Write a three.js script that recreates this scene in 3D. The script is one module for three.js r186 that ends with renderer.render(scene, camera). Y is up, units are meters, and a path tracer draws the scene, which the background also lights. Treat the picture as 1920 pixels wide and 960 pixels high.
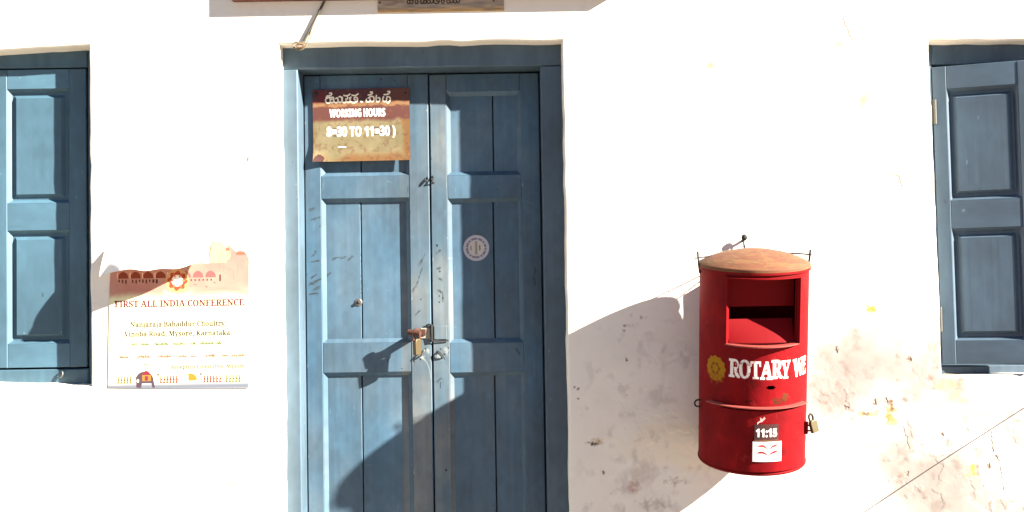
import * as THREE from 'three';
import { mergeGeometries, mergeVertices, toCreasedNormals } from 'three/addons/utils/BufferGeometryUtils.js';

// ---------------------------------------------------------------- camera, sky, sun, exposure
const scene = new THREE.Scene();
const camera = new THREE.PerspectiveCamera(29.71, 2, 0.05, 200);
camera.position.set(0, 1.30, 3.017);
camera.rotation.order = 'YXZ';
camera.rotation.set(0.026, 0, -0.016);

{ // clear blue sky, paler towards the horizon
  const W = 64, H = 32, d = new Float32Array(W * H * 4);
  for (let j = 0; j < H; j++) {
    const el = Math.max(0, (j + 0.5) / H * 2 - 1), t = Math.pow(1 - el, 3);
    for (let i = 0; i < W; i++) d.set([0.015 + 0.040 * t, 0.031 + 0.048 * t, 0.074 + 0.05 * t, 1], (j * W + i) * 4);
  }
  const sky = new THREE.DataTexture(d, W, H, THREE.RGBAFormat, THREE.FloatType);
  sky.mapping = THREE.EquirectangularReflectionMapping; sky.magFilter = sky.minFilter = THREE.LinearFilter; sky.needsUpdate = true;
  scene.background = sky; scene.environment = sky;
}
const sun = new THREE.DirectionalLight(new THREE.Color(1, 0.94, 0.84), 5);
sun.position.set(2.28 * 6, 1.32 * 6 + 1.3, 6); sun.target.position.set(0, 1.3, 0);
sun.castShadow = true; sun.shadow.mapSize.set(4096, 4096); sun.shadow.radius = 1.4;
Object.assign(sun.shadow.camera, { left: -4, right: 4, top: 3, bottom: -3, near: 1, far: 40 }); sun.shadow.bias = -0.0005;
scene.add(sun, sun.target);

const renderer = new THREE.WebGLRenderer({ antialias: true });
renderer.setSize(1024, 512);
renderer.shadowMap.enabled = true;
renderer.toneMapping = THREE.LinearToneMapping;
renderer.toneMappingExposure = 6.0;

// ---------------------------------------------------------------- small helpers
function rngOf(a) { return () => { a = (a + 0x6d2b79f5) | 0; let t = Math.imul(a ^ (a >>> 15), 1 | a); t = (t + Math.imul(t ^ (t >>> 7), 61 | t)) ^ t; return ((t ^ (t >>> 14)) >>> 0) / 4294967296; }; }
const hash = (x, y, s) => { let h = Math.imul(x, 374761393) ^ Math.imul(y, 668265263) ^ Math.imul(s, 1274126177); h = Math.imul(h ^ (h >>> 13), 1274126177); return ((h ^ (h >>> 16)) >>> 0) / 4294967296; };
function vnoise(x, y, s) {
  const x0 = Math.floor(x), y0 = Math.floor(y); let u = x - x0, v = y - y0; u = u * u * (3 - 2 * u); v = v * v * (3 - 2 * v);
  const a = hash(x0, y0, s), b = hash(x0 + 1, y0, s), c = hash(x0, y0 + 1, s), d = hash(x0 + 1, y0 + 1, s);
  return a + (b - a) * u + (c - a) * v + (a - b - c + d) * u * v;
}
function fbm(x, y, s, n = 4) { let a = 0.5, t = 0, w = 0; for (let i = 0; i < n; i++) { t += a * vnoise(x, y, s + i * 17); w += a; a *= 0.5; x *= 2.03; y *= 2.03; } return t / w; }
const sm = (a, b, x) => { const t = Math.min(1, Math.max(0, (x - a) / (b - a))); return t * t * (3 - 2 * t); };
function canvas(w, h) { const c = document.createElement('canvas'); c.width = w; c.height = h; return [c, c.getContext('2d')]; }
function colorTex(c) { const t = new THREE.CanvasTexture(c); t.colorSpace = THREE.SRGBColorSpace; t.magFilter = THREE.LinearFilter; return t; }
function dataTex(c) { const t = new THREE.CanvasTexture(c); t.magFilter = THREE.LinearFilter; return t; }
function pixels(ctx, w, h, f) { const im = ctx.createImageData(w, h); for (let y = 0; y < h; y++) for (let x = 0; x < w; x++) { const p = f(x, y), i = (y * w + x) * 4; im.data[i] = p[0]; im.data[i + 1] = p[1]; im.data[i + 2] = p[2]; im.data[i + 3] = 255; } ctx.putImageData(im, 0, 0); }

const taken = new Map(), baseOf = new Map();
function numbered(n) { const k = taken.get(n) ?? 0; taken.set(n, k + 1); return k ? n + '_' + String(k).padStart(3, '0') : n; }
function thing(name, label, category, base = [0, 0, 0], group) {
  const o = new THREE.Group(); o.name = numbered(name); o.position.set(...base); o.userData = { label, category, kind: 'thing' }; if (group) o.userData.group = group;
  baseOf.set(o, new THREE.Vector3(...base)); scene.add(o); return o;
}
function rootBase(p) { for (let q = p; q; q = q.parent) if (baseOf.has(q)) return baseOf.get(q); return new THREE.Vector3(); }
// geometry is given in metres of the place and moved into its thing's own space
function part(name, g, m, parent, label) {
  const b = rootBase(parent); g = g.clone().translate(-b.x, -b.y, -b.z);
  const o = new THREE.Mesh(g, m); o.name = name; o.castShadow = o.receiveShadow = true; if (label) o.userData.label = label; parent.add(o); return o;
}
function lpart(name, g, m, parent, label) { const o = new THREE.Mesh(g, m); o.name = name; o.castShadow = o.receiveShadow = true; if (label) o.userData.label = label; parent.add(o); return o; }
function sub(name, parent, label) { const g = new THREE.Group(); g.name = name; if (label) g.userData.label = label; parent.add(g); return g; }
function struct(name, g, m) { const o = new THREE.Mesh(g, m); o.name = name; o.castShadow = o.receiveShadow = true; o.userData = { kind: 'structure' }; scene.add(o); return o; }

// box with chamfered edges between two corners; uv in metres (front faces x,y)
function cbox(x0, x1, y0, y1, z0, z1, c = 0.0018) {
  c = Math.min(c, (x1 - x0) * 0.3, (y1 - y0) * 0.3, (z1 - z0) * 0.3);
  const s = new THREE.Shape(); s.moveTo(x0, y0); s.lineTo(x1, y0); s.lineTo(x1, y1); s.lineTo(x0, y1); s.closePath();
  const g = new THREE.ExtrudeGeometry(s, { depth: z1 - z0 - 2 * c, bevelEnabled: true, bevelThickness: c, bevelSize: c, bevelOffset: -c, bevelSegments: 1, curveSegments: 1 });
  g.translate(0, 0, z0 + c); return metreUV(g);
}
function metreUV(g) {
  const p = g.attributes.position, n = g.attributes.normal, uv = new Float32Array(p.count * 2);
  for (let i = 0; i < p.count; i++) {
    const ax = Math.abs(n.getX(i)), ay = Math.abs(n.getY(i)), az = Math.abs(n.getZ(i));
    uv[i * 2] = az >= ax && az >= ay ? p.getX(i) : ax > ay ? p.getX(i) + p.getZ(i) : p.getX(i);
    uv[i * 2 + 1] = az >= ax && az >= ay ? p.getY(i) : ax > ay ? p.getY(i) : p.getY(i) + p.getZ(i);
  }
  g.setAttribute('uv', new THREE.BufferAttribute(uv, 2)); return g;
}
// uv of the metres rectangle x0..x1, y0..y1 onto 0..1
function fitUV(g, x0, x1, y0, y1) { const uv = g.attributes.uv; for (let i = 0; i < uv.count; i++) uv.setXY(i, (uv.getX(i) - x0) / (x1 - x0), (uv.getY(i) - y0) / (y1 - y0)); return g; }
function quads(list) { // list of [a,b,c,d] points, flat
  const pos = []; for (const [a, b, c, d] of list) pos.push(...a, ...b, ...c, ...a, ...c, ...d);
  const g = new THREE.BufferGeometry(); g.setAttribute('position', new THREE.BufferAttribute(new Float32Array(pos), 3)); g.computeVertexNormals(); return metreUV(g);
}
// mitred sloping frame round a panel opening: outer rectangle at zf falls to an inset rectangle at zb
function slopeFrame(x0, x1, y0, y1, s, zf, zb) {
  const o = [[x0, y0, zf], [x1, y0, zf], [x1, y1, zf], [x0, y1, zf]], i = [[x0 + s, y0 + s, zb], [x1 - s, y0 + s, zb], [x1 - s, y1 - s, zb], [x0 + s, y1 - s, zb]];
  return quads([0, 1, 2, 3].map((k) => { const j = (k + 1) % 4; return [o[k], o[j], i[j], i[k]]; }));
}
// fielded panel: flat border at zb, sloping up to a raised field at zf
function fieldedPanel(x0, x1, y0, y1, bx, by, s, zb, zf) {
  const a = [x0, x1, y0, y1], b = [x0 + bx, x1 - bx, y0 + by, y1 - by], c = [x0 + bx + s, x1 - bx - s, y0 + by + s, y1 - by - s];
  const ring = (r, z) => [[r[0], r[2], z], [r[1], r[2], z], [r[1], r[3], z], [r[0], r[3], z]];
  const A = ring(a, zb), B = ring(b, zb), Cc = ring(c, zf), q = [];
  for (let k = 0; k < 4; k++) { const j = (k + 1) % 4; q.push([A[k], A[j], B[j], B[k]], [B[k], B[j], Cc[j], Cc[k]]); }
  q.push(Cc); const Z = ring(a, zb - 0.012); q.push([Z[3], Z[2], Z[1], Z[0]]);
  return quads(q);
}
function tube(pts, r, seg = 24, rad = 7, closed = false) { return new THREE.TubeGeometry(new THREE.CatmullRomCurve3(pts.map((p) => new THREE.Vector3(...p)), closed), seg, r, rad, closed); }
function merged(list) { return mergeGeometries(list.map((g) => { g = g.index ? g.toNonIndexed() : g.clone(); for (const k of Object.keys(g.attributes)) if (!['position', 'normal', 'uv'].includes(k)) g.deleteAttribute(k); return g; })); }

// ---------------------------------------------------------------- ground and the room behind the wall
{
  const [c, x] = canvas(512, 512);
  pixels(x, 512, 512, (i, j) => { const n = fbm(i / 60, j / 60, 5, 5), g = fbm(i / 5, j / 5, 9, 2); const v = 0.75 + 0.35 * n + 0.15 * (g - 0.5); return [130 * v, 120 * v, 109 * v]; });
  const t = colorTex(c); t.wrapS = t.wrapT = THREE.RepeatWrapping; t.repeat.set(30, 30);
  const g = new THREE.PlaneGeometry(90, 90).rotateX(-Math.PI / 2);
  struct('ground', g, new THREE.MeshStandardMaterial({ map: t, roughness: 0.95 }));
  const plain = new THREE.MeshStandardMaterial({ color: 0x8f8a80, roughness: 1 });
  const bx = (x0, x1, y0, y1, z0, z1) => new THREE.BoxGeometry(x1 - x0, y1 - y0, z1 - z0).translate((x0 + x1) / 2, (y0 + y1) / 2, (z0 + z1) / 2);
  struct('room_walls', merged([bx(-6.2, 6.2, -0.1, 3.3, -3.6, -3.3), bx(-6.2, -5.9, -0.1, 3.3, -3.299, -0.31), bx(5.9, 6.2, -0.1, 3.3, -3.299, -0.31)]), plain);
  struct('room_ceiling', bx(-6.3, 6.3, 3.302, 3.5, -3.7, -0.02), plain);
}

// ---------------------------------------------------------------- whitewashed wall
const WX0 = -2, WX1 = 2, WY0 = 0.25, WY1 = 2.6; // metres that the wall's surface map covers
const rects = { door: [[-0.722, 0.02], [-0.7235, 2.057], [0.168, 2.0555], [0.1665, 0.02]], left: [[-2.0, 1.018], [-2.0, 2.03], [-1.321, 2.063], [-1.3195, 0.994]], right: [[1.3365, 0.982], [1.322, 2.035], [2.0, 2.03], [2.0, 0.984]] };
let wallMat;
{
  const W = 2048, H = 1203, px = W / (WX1 - WX0);
  const X = (x) => (x - WX0) * px, Y = (y) => (WY1 - y) * px;
  const [c, k] = canvas(W, H), [cb, kb] = canvas(W, H);
  pixels(k, W, H, (i, j) => {
    const wx = WX0 + i / px, wy = WY1 - j / px;
    const n1 = fbm(wx * 2.2, wy * 2.2, 3, 5), n2 = fbm(wx * 9, wy * 9, 31, 4), n3 = fbm(wx * 30 + 5, wy * 24, 77, 3), n4 = fbm(wx * 3.1 + 7, wy * 3.7, 55, 5);
    // old limewash: worn more towards the damp lower right side, cleaner elsewhere
    const zone = Math.max(sm(0.15, 0.32, wx) * sm(1.45, 1.1, wy + 0.25 * n4), sm(0.95, 1.1, wx) * sm(1.3, 0.85, wy)), worn = sm(0.42, 0.68, n1) * (0.35 + 0.65 * zone) + 0.45 * zone * sm(0.4, 0.62, n2);
    const och = sm(0.60, 0.74, n4) * (0.5 + 0.5 * n2) * (wx > 0.9 || wy < 0.85 ? 0.8 : 0.35), pk = sm(0.5, 0.72, fbm(wx * 5 + 3, wy * 4, 91, 4)) * zone;
    let r = 228, g = 221, b = 207;
    const mix = (R, G, B, t) => { r += (R - r) * t; g += (G - g) * t; b += (B - b) * t; };
    mix(190, 182, 170, 0.3 * worn); mix(228, 205, 160, 0.45 * och); mix(206, 184, 170, 0.16 * pk);
    mix(160, 150, 142, 0.22 * sm(0.6, 0.85, n3) * (0.3 + zone));
    const drt = sm(0.84, 1.0, wx + 0.25 * (n4 - 0.5)) * sm(1.34, 1.0, wy + 0.4 * (n4 - 0.5)) * sm(0.10, 0.34, wy - 0.62 + (wx - 0.95) + 0.2 * (n2 - 0.5)), dn = fbm(wx * 6, wy * 7.5, 131, 6);
    mix(144, 135, 128, 0.92 * drt * sm(0.3, 0.54, dn)); mix(124, 112, 105, 0.55 * drt * sm(0.5, 0.74, dn) * (0.4 + n3)); mix(92, 82, 74, 0.25 * drt * sm(0.6, 0.78, n3));
    return [r, g, b];
  });
  kb.fillStyle = '#808080'; kb.fillRect(0, 0, W, H);
  pixels(kb, W, H, (i, j) => { const wx = WX0 + i / px, wy = WY1 - j / px; const z = Math.max(sm(0.1, 0.5, wx) * sm(1.3, 0.8, wy), sm(0.8, 1.2, wx) * sm(1.35, 0.8, wy)), fl = sm(0.42, 0.58, fbm(wx * 7, wy * 9, 131, 5)), f2 = sm(0.5, 0.56, fbm(wx * 11, wy * 10, 231, 5));
    const v = 128 + 60 * (fbm(wx * 7, wy * 7, 3, 4) - 0.5) + (26 + 58 * z * fl) * (fbm(wx * 42, wy * 42, 8, 3) - 0.5) - 34 * f2 * (0.25 + z); return [v, v, v]; });
  const R = rngOf(11);
  // blotch of matter with a ragged outline
  const blotch = (ctx, x, y, rx, ry, col, n = 26, lobes = 0.45) => { ctx.fillStyle = col; for (let q = 0; q < n; q++) { const a = R() * 6.283, d = Math.sqrt(R()); ctx.beginPath(); ctx.ellipse(X(x) + Math.cos(a) * d * rx * px, Y(y) + Math.sin(a) * d * ry * px, rx * px * lobes * (0.3 + R()), ry * px * lobes * (0.3 + R()), R() * 3, 0, 6.283); ctx.fill(); } };
  const crack = (x, y, x2, y2, w, col = 'rgba(105,90,78,0.75)', jig = 0.003) => { for (const [ctx, cl] of [[k, col], [kb, '#303030']]) { const r2 = rngOf(Math.round(x * 1000) + 7); ctx.strokeStyle = cl; ctx.lineWidth = w; ctx.beginPath(); ctx.moveTo(X(x), Y(y)); for (let t = 1; t <= 12; t++) ctx.lineTo(X(x + (x2 - x) * t / 12 + (r2() - 0.5) * jig * 2), Y(y + (y2 - y) * t / 12 + (r2() - 0.5) * jig * 2)); ctx.stroke(); } };
  // ochre undercoat showing where the limewash has flaked off
  blotch(k, 1.121, 1.195, 0.016, 0.009, 'rgba(176,128,52,0.55)', 18); blotch(k, 1.108, 1.205, 0.006, 0.004, 'rgba(150,96,40,0.6)', 8);
  blotch(k, 1.170, 0.865, 0.014, 0.030, 'rgba(168,122,66,0.5)', 26); blotch(k, 1.172, 0.893, 0.008, 0.018, 'rgba(98,76,56,0.6)', 16);
  blotch(k, 1.10, 0.868, 0.036, 0.008, 'rgba(150,118,74,0.4)', 24); blotch(k, 1.094, 0.872, 0.010, 0.006, 'rgba(90,76,60,0.6)', 10); blotch(k, 1.053, 0.856, 0.008, 0.005, 'rgba(150,118,50,0.6)', 8);
  blotch(k, 1.424, 0.69, 0.009, 0.017, 'rgba(186,150,58,0.5)', 18); blotch(k, 1.40, 0.675, 0.008, 0.005, 'rgba(186,150,58,0.45)', 8);
  blotch(k, 1.385, 0.915, 0.03, 0.02, 'rgba(205,185,120,0.16)', 30); blotch(k, 1.345, 0.955, 0.04, 0.012, 'rgba(206,172,110,0.18)', 30);
  for (const [x, y] of [[1.234, 1.034], [1.157, 0.91], [1.03, 0.89], [1.12, 0.905], [1.33, 0.80], [1.215, 0.685], [1.47, 0.70], [1.60, 0.955], [1.005, 1.07]]) { blotch(k, x, y, 0.004, 0.008, 'rgba(120,100,84,0.75)', 6, 0.7); blotch(kb, x, y, 0.004, 0.008, '#202020', 6, 0.7); }
  blotch(k, 1.234, 1.034, 0.006, 0.012, 'rgba(118,100,90,0.8)', 9, 0.5);
  crack(1.480, 0.81, 1.484, 0.745, 1.6); crack(1.49, 0.735, 1.505, 0.715, 1.4); crack(1.505, 0.70, 1.515, 0.62, 1.2); crack(1.05, 2.11, 1.079, 2.04, 1.5, 'rgba(120,100,85,0.8)'); crack(1.045, 2.19, 1.05, 2.11, 1, 'rgba(150,130,110,0.7)'); crack(1.09, 2.08, 1.083, 2.045, 0.8, 'rgba(150,130,110,0.7)');
  crack(1.17, 1.62, 1.215, 1.61, 1.2, 'rgba(150,130,105,0.7)'); crack(1.215, 1.61, 1.225, 1.57, 1.4, 'rgba(170,145,110,0.7)'); crack(1.21, 0.83, 1.225, 0.76, 1.6, 'rgba(140,128,115,0.7)');
  crack(1.02, 1.76, 1.022, 1.74, 1); crack(-0.825, 1.70, -0.825, 1.69, 1.4);
  // flaked grey lime in the patch beside the door and below the letter box
  for (let q = 0; q < 60; q++) { const x = 0.18 + R() * 0.42, y = 0.45 + R() * 0.8, s = R(); blotch(k, x, y, 0.004 + 0.02 * s * R(), 0.003 + 0.01 * R(), R() < 0.6 ? 'rgba(150,136,128,0.07)' : 'rgba(225,214,200,0.15)', 6, 0.8); }
  for (let q = 0; q < 90; q++) { const x = 0.86 + R() * 0.8, y = 0.5 + R() * 0.55; blotch(k, x, y, 0.003 + 0.016 * R() * R(), 0.003 + 0.012 * R() * R(), R() < 0.55 ? 'rgba(96,88,82,0.22)' : 'rgba(126,92,76,0.22)', 5, 0.8); }
  blotch(k, 0.242, 0.79, 0.012, 0.004, 'rgba(58,48,42,0.75)', 12, 0.5); blotch(k, 0.228, 0.794, 0.010, 0.002, 'rgba(58,48,42,0.6)', 8, 0.5); blotch(k, 0.25, 0.795, 0.02, 0.012, 'rgba(160,128,90,0.25)', 14);
  blotch(k, 0.36, 1.155, 0.014, 0.004, 'rgba(120,106,98,0.4)', 10); blotch(k, 0.405, 1.18, 0.012, 0.003, 'rgba(120,106,98,0.4)', 8); blotch(k, 0.345, 1.14, 0.006, 0.004, 'rgba(110,90,80,0.5)', 8);
  for (const [x, y] of [[0.20, 0.96], [0.19, 0.965], [0.20, 0.93], [0.352, 1.05], [0.275, 0.70]]) blotch(k, x, y, 0.003, 0.005, 'rgba(90,74,66,0.6)', 5, 0.7);
  blotch(k, 0.40, 0.70, 0.05, 0.03, 'rgba(190,178,165,0.16)', 40); blotch(k, 0.44, 0.60, 0.05, 0.012, 'rgba(120,110,102,0.10)', 24); blotch(k, 0.37, 0.655, 0.02, 0.02, 'rgba(150,105,95,0.15)', 20); blotch(k, 0.49, 0.67, 0.03, 0.01, 'rgba(95,82,76,0.14)', 12);
  for (let q = 0; q < 70; q++) blotch(k, -1.9 + R() * 3.8, 0.4 + R() * 2, 0.0012 + 0.002 * R(), 0.0012 + 0.002 * R(), 'rgba(120,108,98,0.5)', 3, 0.8);
  // stains on the left side
  blotch(k, -1.42, 0.73, 0.04, 0.04, 'rgba(170,146,84,0.10)', 30); blotch(k, -0.87, 0.70, 0.03, 0.04, 'rgba(170,120,84,0.12)', 30); blotch(k, -0.84, 0.76, 0.012, 0.03, 'rgba(160,110,86,0.16)', 18);
  blotch(k, 0.62, 1.98, 0.05, 0.03, 'rgba(170,116,84,0.10)', 34); blotch(k, 1.0, 2.0, 0.12, 0.05, 'rgba(176,140,84,0.06)', 50); blotch(k, 1.12, 1.85, 0.03, 0.09, 'rgba(170,130,80,0.09)', 40); blotch(k, 1.20, 1.93, 0.07, 0.025, 'rgba(140,112,84,0.13)', 34, 0.3); blotch(k, 1.10, 1.87, 0.02, 0.045, 'rgba(140,112,84,0.13)', 26, 0.35); blotch(k, 0.62, 1.965, 0.022, 0.018, 'rgba(150,108,84,0.14)', 22, 0.4); blotch(k, 1.03, 2.03, 0.04, 0.022, 'rgba(146,116,84,0.12)', 26, 0.35); blotch(k, 1.215, 1.60, 0.012, 0.03, 'rgba(146,118,84,0.16)', 18, 0.4); blotch(k, 1.30, 1.35, 0.010, 0.06, 'rgba(150,122,84,0.14)', 24, 0.4);
  const t = colorTex(c), tb = dataTex(cb); for (const q of [t, tb]) q.wrapS = q.wrapT = THREE.MirroredRepeatWrapping;
  wallMat = new THREE.MeshStandardMaterial({ map: t, bumpMap: tb, bumpScale: 0.006, roughness: 0.95 });

  const ragged = (pts, seed, amp = 0.0035) => { const out = []; for (let q = 0; q < pts.length; q++) { const a = pts[q], b = pts[(q + 1) % pts.length], L = Math.hypot(b[0] - a[0], b[1] - a[1]), n = Math.max(2, Math.round(L / 0.035)), nx = -(b[1] - a[1]) / L, ny = (b[0] - a[0]) / L; for (let s = 0; s < n; s++) { const d = s === 0 ? 0 : (fbm(s * 0.55, q * 9 + seed, 44, 3) - 0.5) * 2 * amp; out.push(new THREE.Vector2(a[0] + (b[0] - a[0]) * s / n + nx * d, a[1] + (b[1] - a[1]) * s / n + ny * d)); } } return out; };
  const shape = new THREE.Shape([[-6, -0.1], [6, -0.1], [6, 3.3], [-6, 3.3]].map((p) => new THREE.Vector2(...p)));
  Object.values(rects).forEach((r, q) => shape.holes.push(new THREE.Path(ragged(r, q * 5 + 1))));
  const bev = 0.009, g = new THREE.ExtrudeGeometry(shape, { depth: 0.3 - 2 * bev, bevelEnabled: true, bevelThickness: bev, bevelSize: bev, bevelOffset: -bev, bevelSegments: 3 });
  g.translate(0, 0, -0.3 + bev); metreUV(g); fitUV(g, WX0, WX1, WY0, WY1);
  const wall = thing('plaster_wall', 'whitewashed plaster wall with flaking patches around the blue door and windows', 'wall', [0, 0, 0]);
  part('plaster', g, wallMat, wall);
}

// ---------------------------------------------------------------- painted timber
const DX0 = -0.72, DX1 = 0.14, DY0 = 0.0, DY1 = 2.02; // metres that the door's map covers
function grain(wx, wy, s) { return 0.62 * fbm(wx * 95, wy * 3.2, s, 3) + 0.38 * fbm(wx * 14, wy * 5, s + 5, 4); }
let doorMat, frameMat, shutterMat, slateMat;
{
  const W = 1024, H = 2048, [c, k] = canvas(W, H), [cb, kb] = canvas(W, H);
  const sx = W / (DX1 - DX0), sy = H / (DY1 - DY0), X = (x) => (x - DX0) * sx, Y = (y) => (DY1 - y) * sy;
  pixels(k, W, H, (i, j) => {
    const wx = DX0 + i / sx, wy = DY1 - j / sy, g = grain(wx, wy, 12), d = fbm(wx * 6, wy * 4, 66, 4), h = fbm(wx * 60, wy * 40, 23, 2);
    const hue = fbm(wx * 9 + 4, wy * 5, 171, 4) - 0.5, v = 0.92 + 0.17 * (g - 0.5) + 0.36 * (d - 0.5) + 0.12 * (h - 0.5);
    // the meeting stiles are rubbed greyer by hands
    const rub = (Math.abs(wx + 0.285) < 0.079 ? 1 : 0) * (0.3 + 0.6 * sm(0.35, 0.6, d)) + sm(0.55, 0.75, d) * 0.25;
    return [(67 + 26 * rub + 20 * hue) * v, (94 + 8 * rub) * v, (112 - 6 * rub - 12 * hue) * v];
  });
  pixels(kb, W, H, (i, j) => { const wx = DX0 + i / sx, wy = DY1 - j / sy, v = 128 + 110 * (grain(wx, wy, 12) - 0.5) + 60 * (fbm(wx * 8, wy * 5, 66, 3) - 0.5); return [v, v, v]; });
  const R = rngOf(5);
  const smear = (x, y, l, w, a, col) => { k.save(); k.translate(X(x), Y(y)); k.rotate(a); for (let q = 0; q < 14; q++) { k.fillStyle = col; k.beginPath(); k.ellipse((R() - 0.5) * l * sx, (R() - 0.5) * w * sy, l * sx * 0.22 * (0.4 + R()), w * sy * 0.3 * (0.4 + R()), 0, 0, 6.283); k.fill(); } k.restore(); };
  const dk = 'rgba(34,36,40,0.3)';
  for (const [x, y, l, a] of [[-0.652, 1.545, 0.02, -0.2], [-0.638, 1.515, 0.03, -0.3], [-0.645, 1.40, 0.02, -0.8], [-0.635, 1.375, 0.035, -0.1], [-0.655, 1.30, 0.014, 0], [-0.648, 1.325, 0.025, -0.4], [-0.628, 1.315, 0.05, -0.35], [-0.642, 1.285, 0.03, -0.4], [-0.65, 1.27, 0.03, -0.1], [-0.605, 1.33, 0.03, -0.4], [-0.625, 1.49, 0.008, 0], [-0.567, 1.385, 0.04, -0.15], [-0.53, 1.385, 0.02, -0.5], [-0.300, 1.33, 0.03, -1.1], [-0.295, 1.375, 0.03, -1.1], [-0.315, 1.29, 0.035, -1.0], [-0.31, 1.20, 0.02, -0.7], [-0.24, 1.40, 0.02, -0.6], [-0.24, 1.345, 0.014, -0.4], [-0.235, 1.27, 0.02, 0.5], [-0.235, 1.31, 0.012, 0.3], [0.075, 1.335, 0.02, 1.5], [0.072, 1.30, 0.03, 1.5], [-0.245, 0.98, 0.02, -0.6], [0.015, 1.07, 0.02, 0.9], [-0.41, 1.045, 0.02, -1.2]]) smear(x, y, l, 0.007, a, dk);
  blob([[-0.245, 1.42, 4.2], [-0.237, 1.335, 3], [-0.228, 1.248, 3], [-0.24, 1.235, 2.6], [-0.24, 1.255, 2.4], [-0.305, 1.05, 3.2], [-0.287, 1.085, 2.6], [-0.25, 1.075, 2.6], [-0.226, 1.065, 4.2], [-0.238, 1.082, 2.6], [-0.213, 1.085, 3], [-0.21, 1.07, 2.6], [-0.30, 1.245, 2.4], [-0.325, 1.043, 3], [-0.365, 1.02, 2.2], [-0.225, 0.69, 4.2], [-0.70, 1.92, 3], [-0.42, 1.97, 3], [-0.375, 1.965, 2.4]]);
  function blob(l) { for (const [x, y, r] of l) { for (const [ctx, col] of [[k, 'rgba(22,22,26,0.9)'], [kb, '#101010']]) { ctx.fillStyle = col; ctx.beginPath(); ctx.ellipse(X(x), Y(y), r * 1.1, r, R() * 3, 0, 6.283); ctx.fill(); } } }
  k.strokeStyle = 'rgba(20,22,26,0.85)'; k.lineWidth = 3; for (const l of [[[-0.228, 1.262], [-0.228, 1.236]], [[-0.246, 1.077], [-0.23, 1.06], [-0.224, 1.048]], [[-0.24, 0.975], [-0.24, 0.955]], [[-0.252, 1.064], [-0.246, 1.075]]]) { k.beginPath(); l.forEach(([x, y], q) => (q ? k.lineTo(X(x), Y(y)) : k.moveTo(X(x), Y(y)))); k.stroke(); }
  // bare, chipped wood and filler
  for (const [x, y, l, w, a] of [[-0.30, 1.06, 0.02, 0.012, 0.4], [-0.277, 1.075, 0.01, 0.014, 0], [-0.24, 1.055, 0.018, 0.01, 0.6], [-0.22, 1.075, 0.012, 0.02, 0]]) smear(x, y, l, w, a, 'rgba(150,152,146,0.32)');
  k.strokeStyle = 'rgba(150,158,150,0.45)'; k.lineWidth = 4; k.beginPath(); k.moveTo(X(-0.30), Y(1.055)); k.quadraticCurveTo(X(-0.275), Y(1.045), X(-0.270), Y(0.985)); k.stroke();
  for (let q = 0; q < 130; q++) { const x = DX0 + R() * 0.86, y = 0.3 + R() * 1.7; smear(x, y, 0.006 + 0.03 * R() * R(), 0.002, (R() < 0.6 ? 1.5 : 0) + R() * 0.4, R() < 0.5 ? 'rgba(40,46,54,0.10)' : 'rgba(150,170,175,0.10)'); }
  for (let q = 0; q < 150; q++) { const e = [-0.621, -0.3335, -0.2672, -0.2622, -0.2075, 0.034, -0.674][Math.floor(R() * 7)], y = 0.3 + R() * 1.7; smear(e + (R() - 0.5) * 0.008, y, 0.003, 0.004 + 0.02 * R() * R(), 0, R() < 0.5 ? 'rgba(152,150,138,0.35)' : 'rgba(28,32,38,0.35)'); }
  doorMat = new THREE.MeshStandardMaterial({ map: colorTex(c), bumpMap: dataTex(cb), bumpScale: 0.0010, roughness: 0.62 });
  const tile = (seed, base, vary) => {
    const [a, ka] = canvas(512, 1024), [b2, kb2] = canvas(512, 1024);
    pixels(ka, 512, 1024, (i, j) => { const wx = i / 512 * 0.5, wy = j / 1024, g = grain(wx, wy, seed), d = fbm(wx * 7, wy * 4, seed + 3, 4), h = fbm(wx * 50, wy * 30, seed + 7, 2), v = 0.92 + 0.11 * (g - 0.5) + vary * (d - 0.5) + 0.1 * (h - 0.5); return [base[0] * v, base[1] * v, base[2] * v]; });
    pixels(kb2, 512, 1024, (i, j) => { const wx = i / 512 * 0.5, wy = j / 1024, v = 128 + 110 * (grain(wx, wy, seed) - 0.5) + 50 * (fbm(wx * 8, wy * 5, seed + 3, 3) - 0.5); return [v, v, v]; });
    const r2 = rngOf(seed); for (let q = 0; q < 26; q++) { ka.fillStyle = r2() < 0.5 ? 'rgba(30,36,44,0.35)' : 'rgba(160,176,180,0.3)'; ka.beginPath(); ka.ellipse(r2() * 512, r2() * 1024, 1 + 2 * r2(), 2 + 9 * r2() * r2(), 0.4 * (r2() - 0.5), 0, 6.283); ka.fill(); }
    const t = colorTex(a), t2 = dataTex(b2); for (const q of [t, t2]) { q.wrapS = q.wrapT = THREE.MirroredRepeatWrapping; q.repeat.set(2, 1); }
    return new THREE.MeshStandardMaterial({ map: t, bumpMap: t2, bumpScale: 0.0006, roughness: 0.6 });
  };
  frameMat = tile(101, [70, 89, 102], 0.36); shutterMat = tile(202, [67, 99, 115], 0.3); slateMat = tile(303, [62, 82, 98], 0.32);
}
const dUV = (g) => fitUV(g, DX0, DX1, DY0, DY1);
const rust = (() => { const [c, k] = canvas(128, 128); pixels(k, 128, 128, (i, j) => { const n = fbm(i / 16, j / 16, 8, 4), v = 0.6 + 0.8 * n; return [72 * v, 41 * v, 28 * v]; }); const t = colorTex(c); t.wrapS = t.wrapT = THREE.RepeatWrapping; t.repeat.set(12, 12); return new THREE.MeshStandardMaterial({ map: t, roughness: 0.85, metalness: 0.2 }); })();
const darkIron = new THREE.MeshStandardMaterial({ color: 0x2a2623, roughness: 0.7, metalness: 0.5 });
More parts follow.
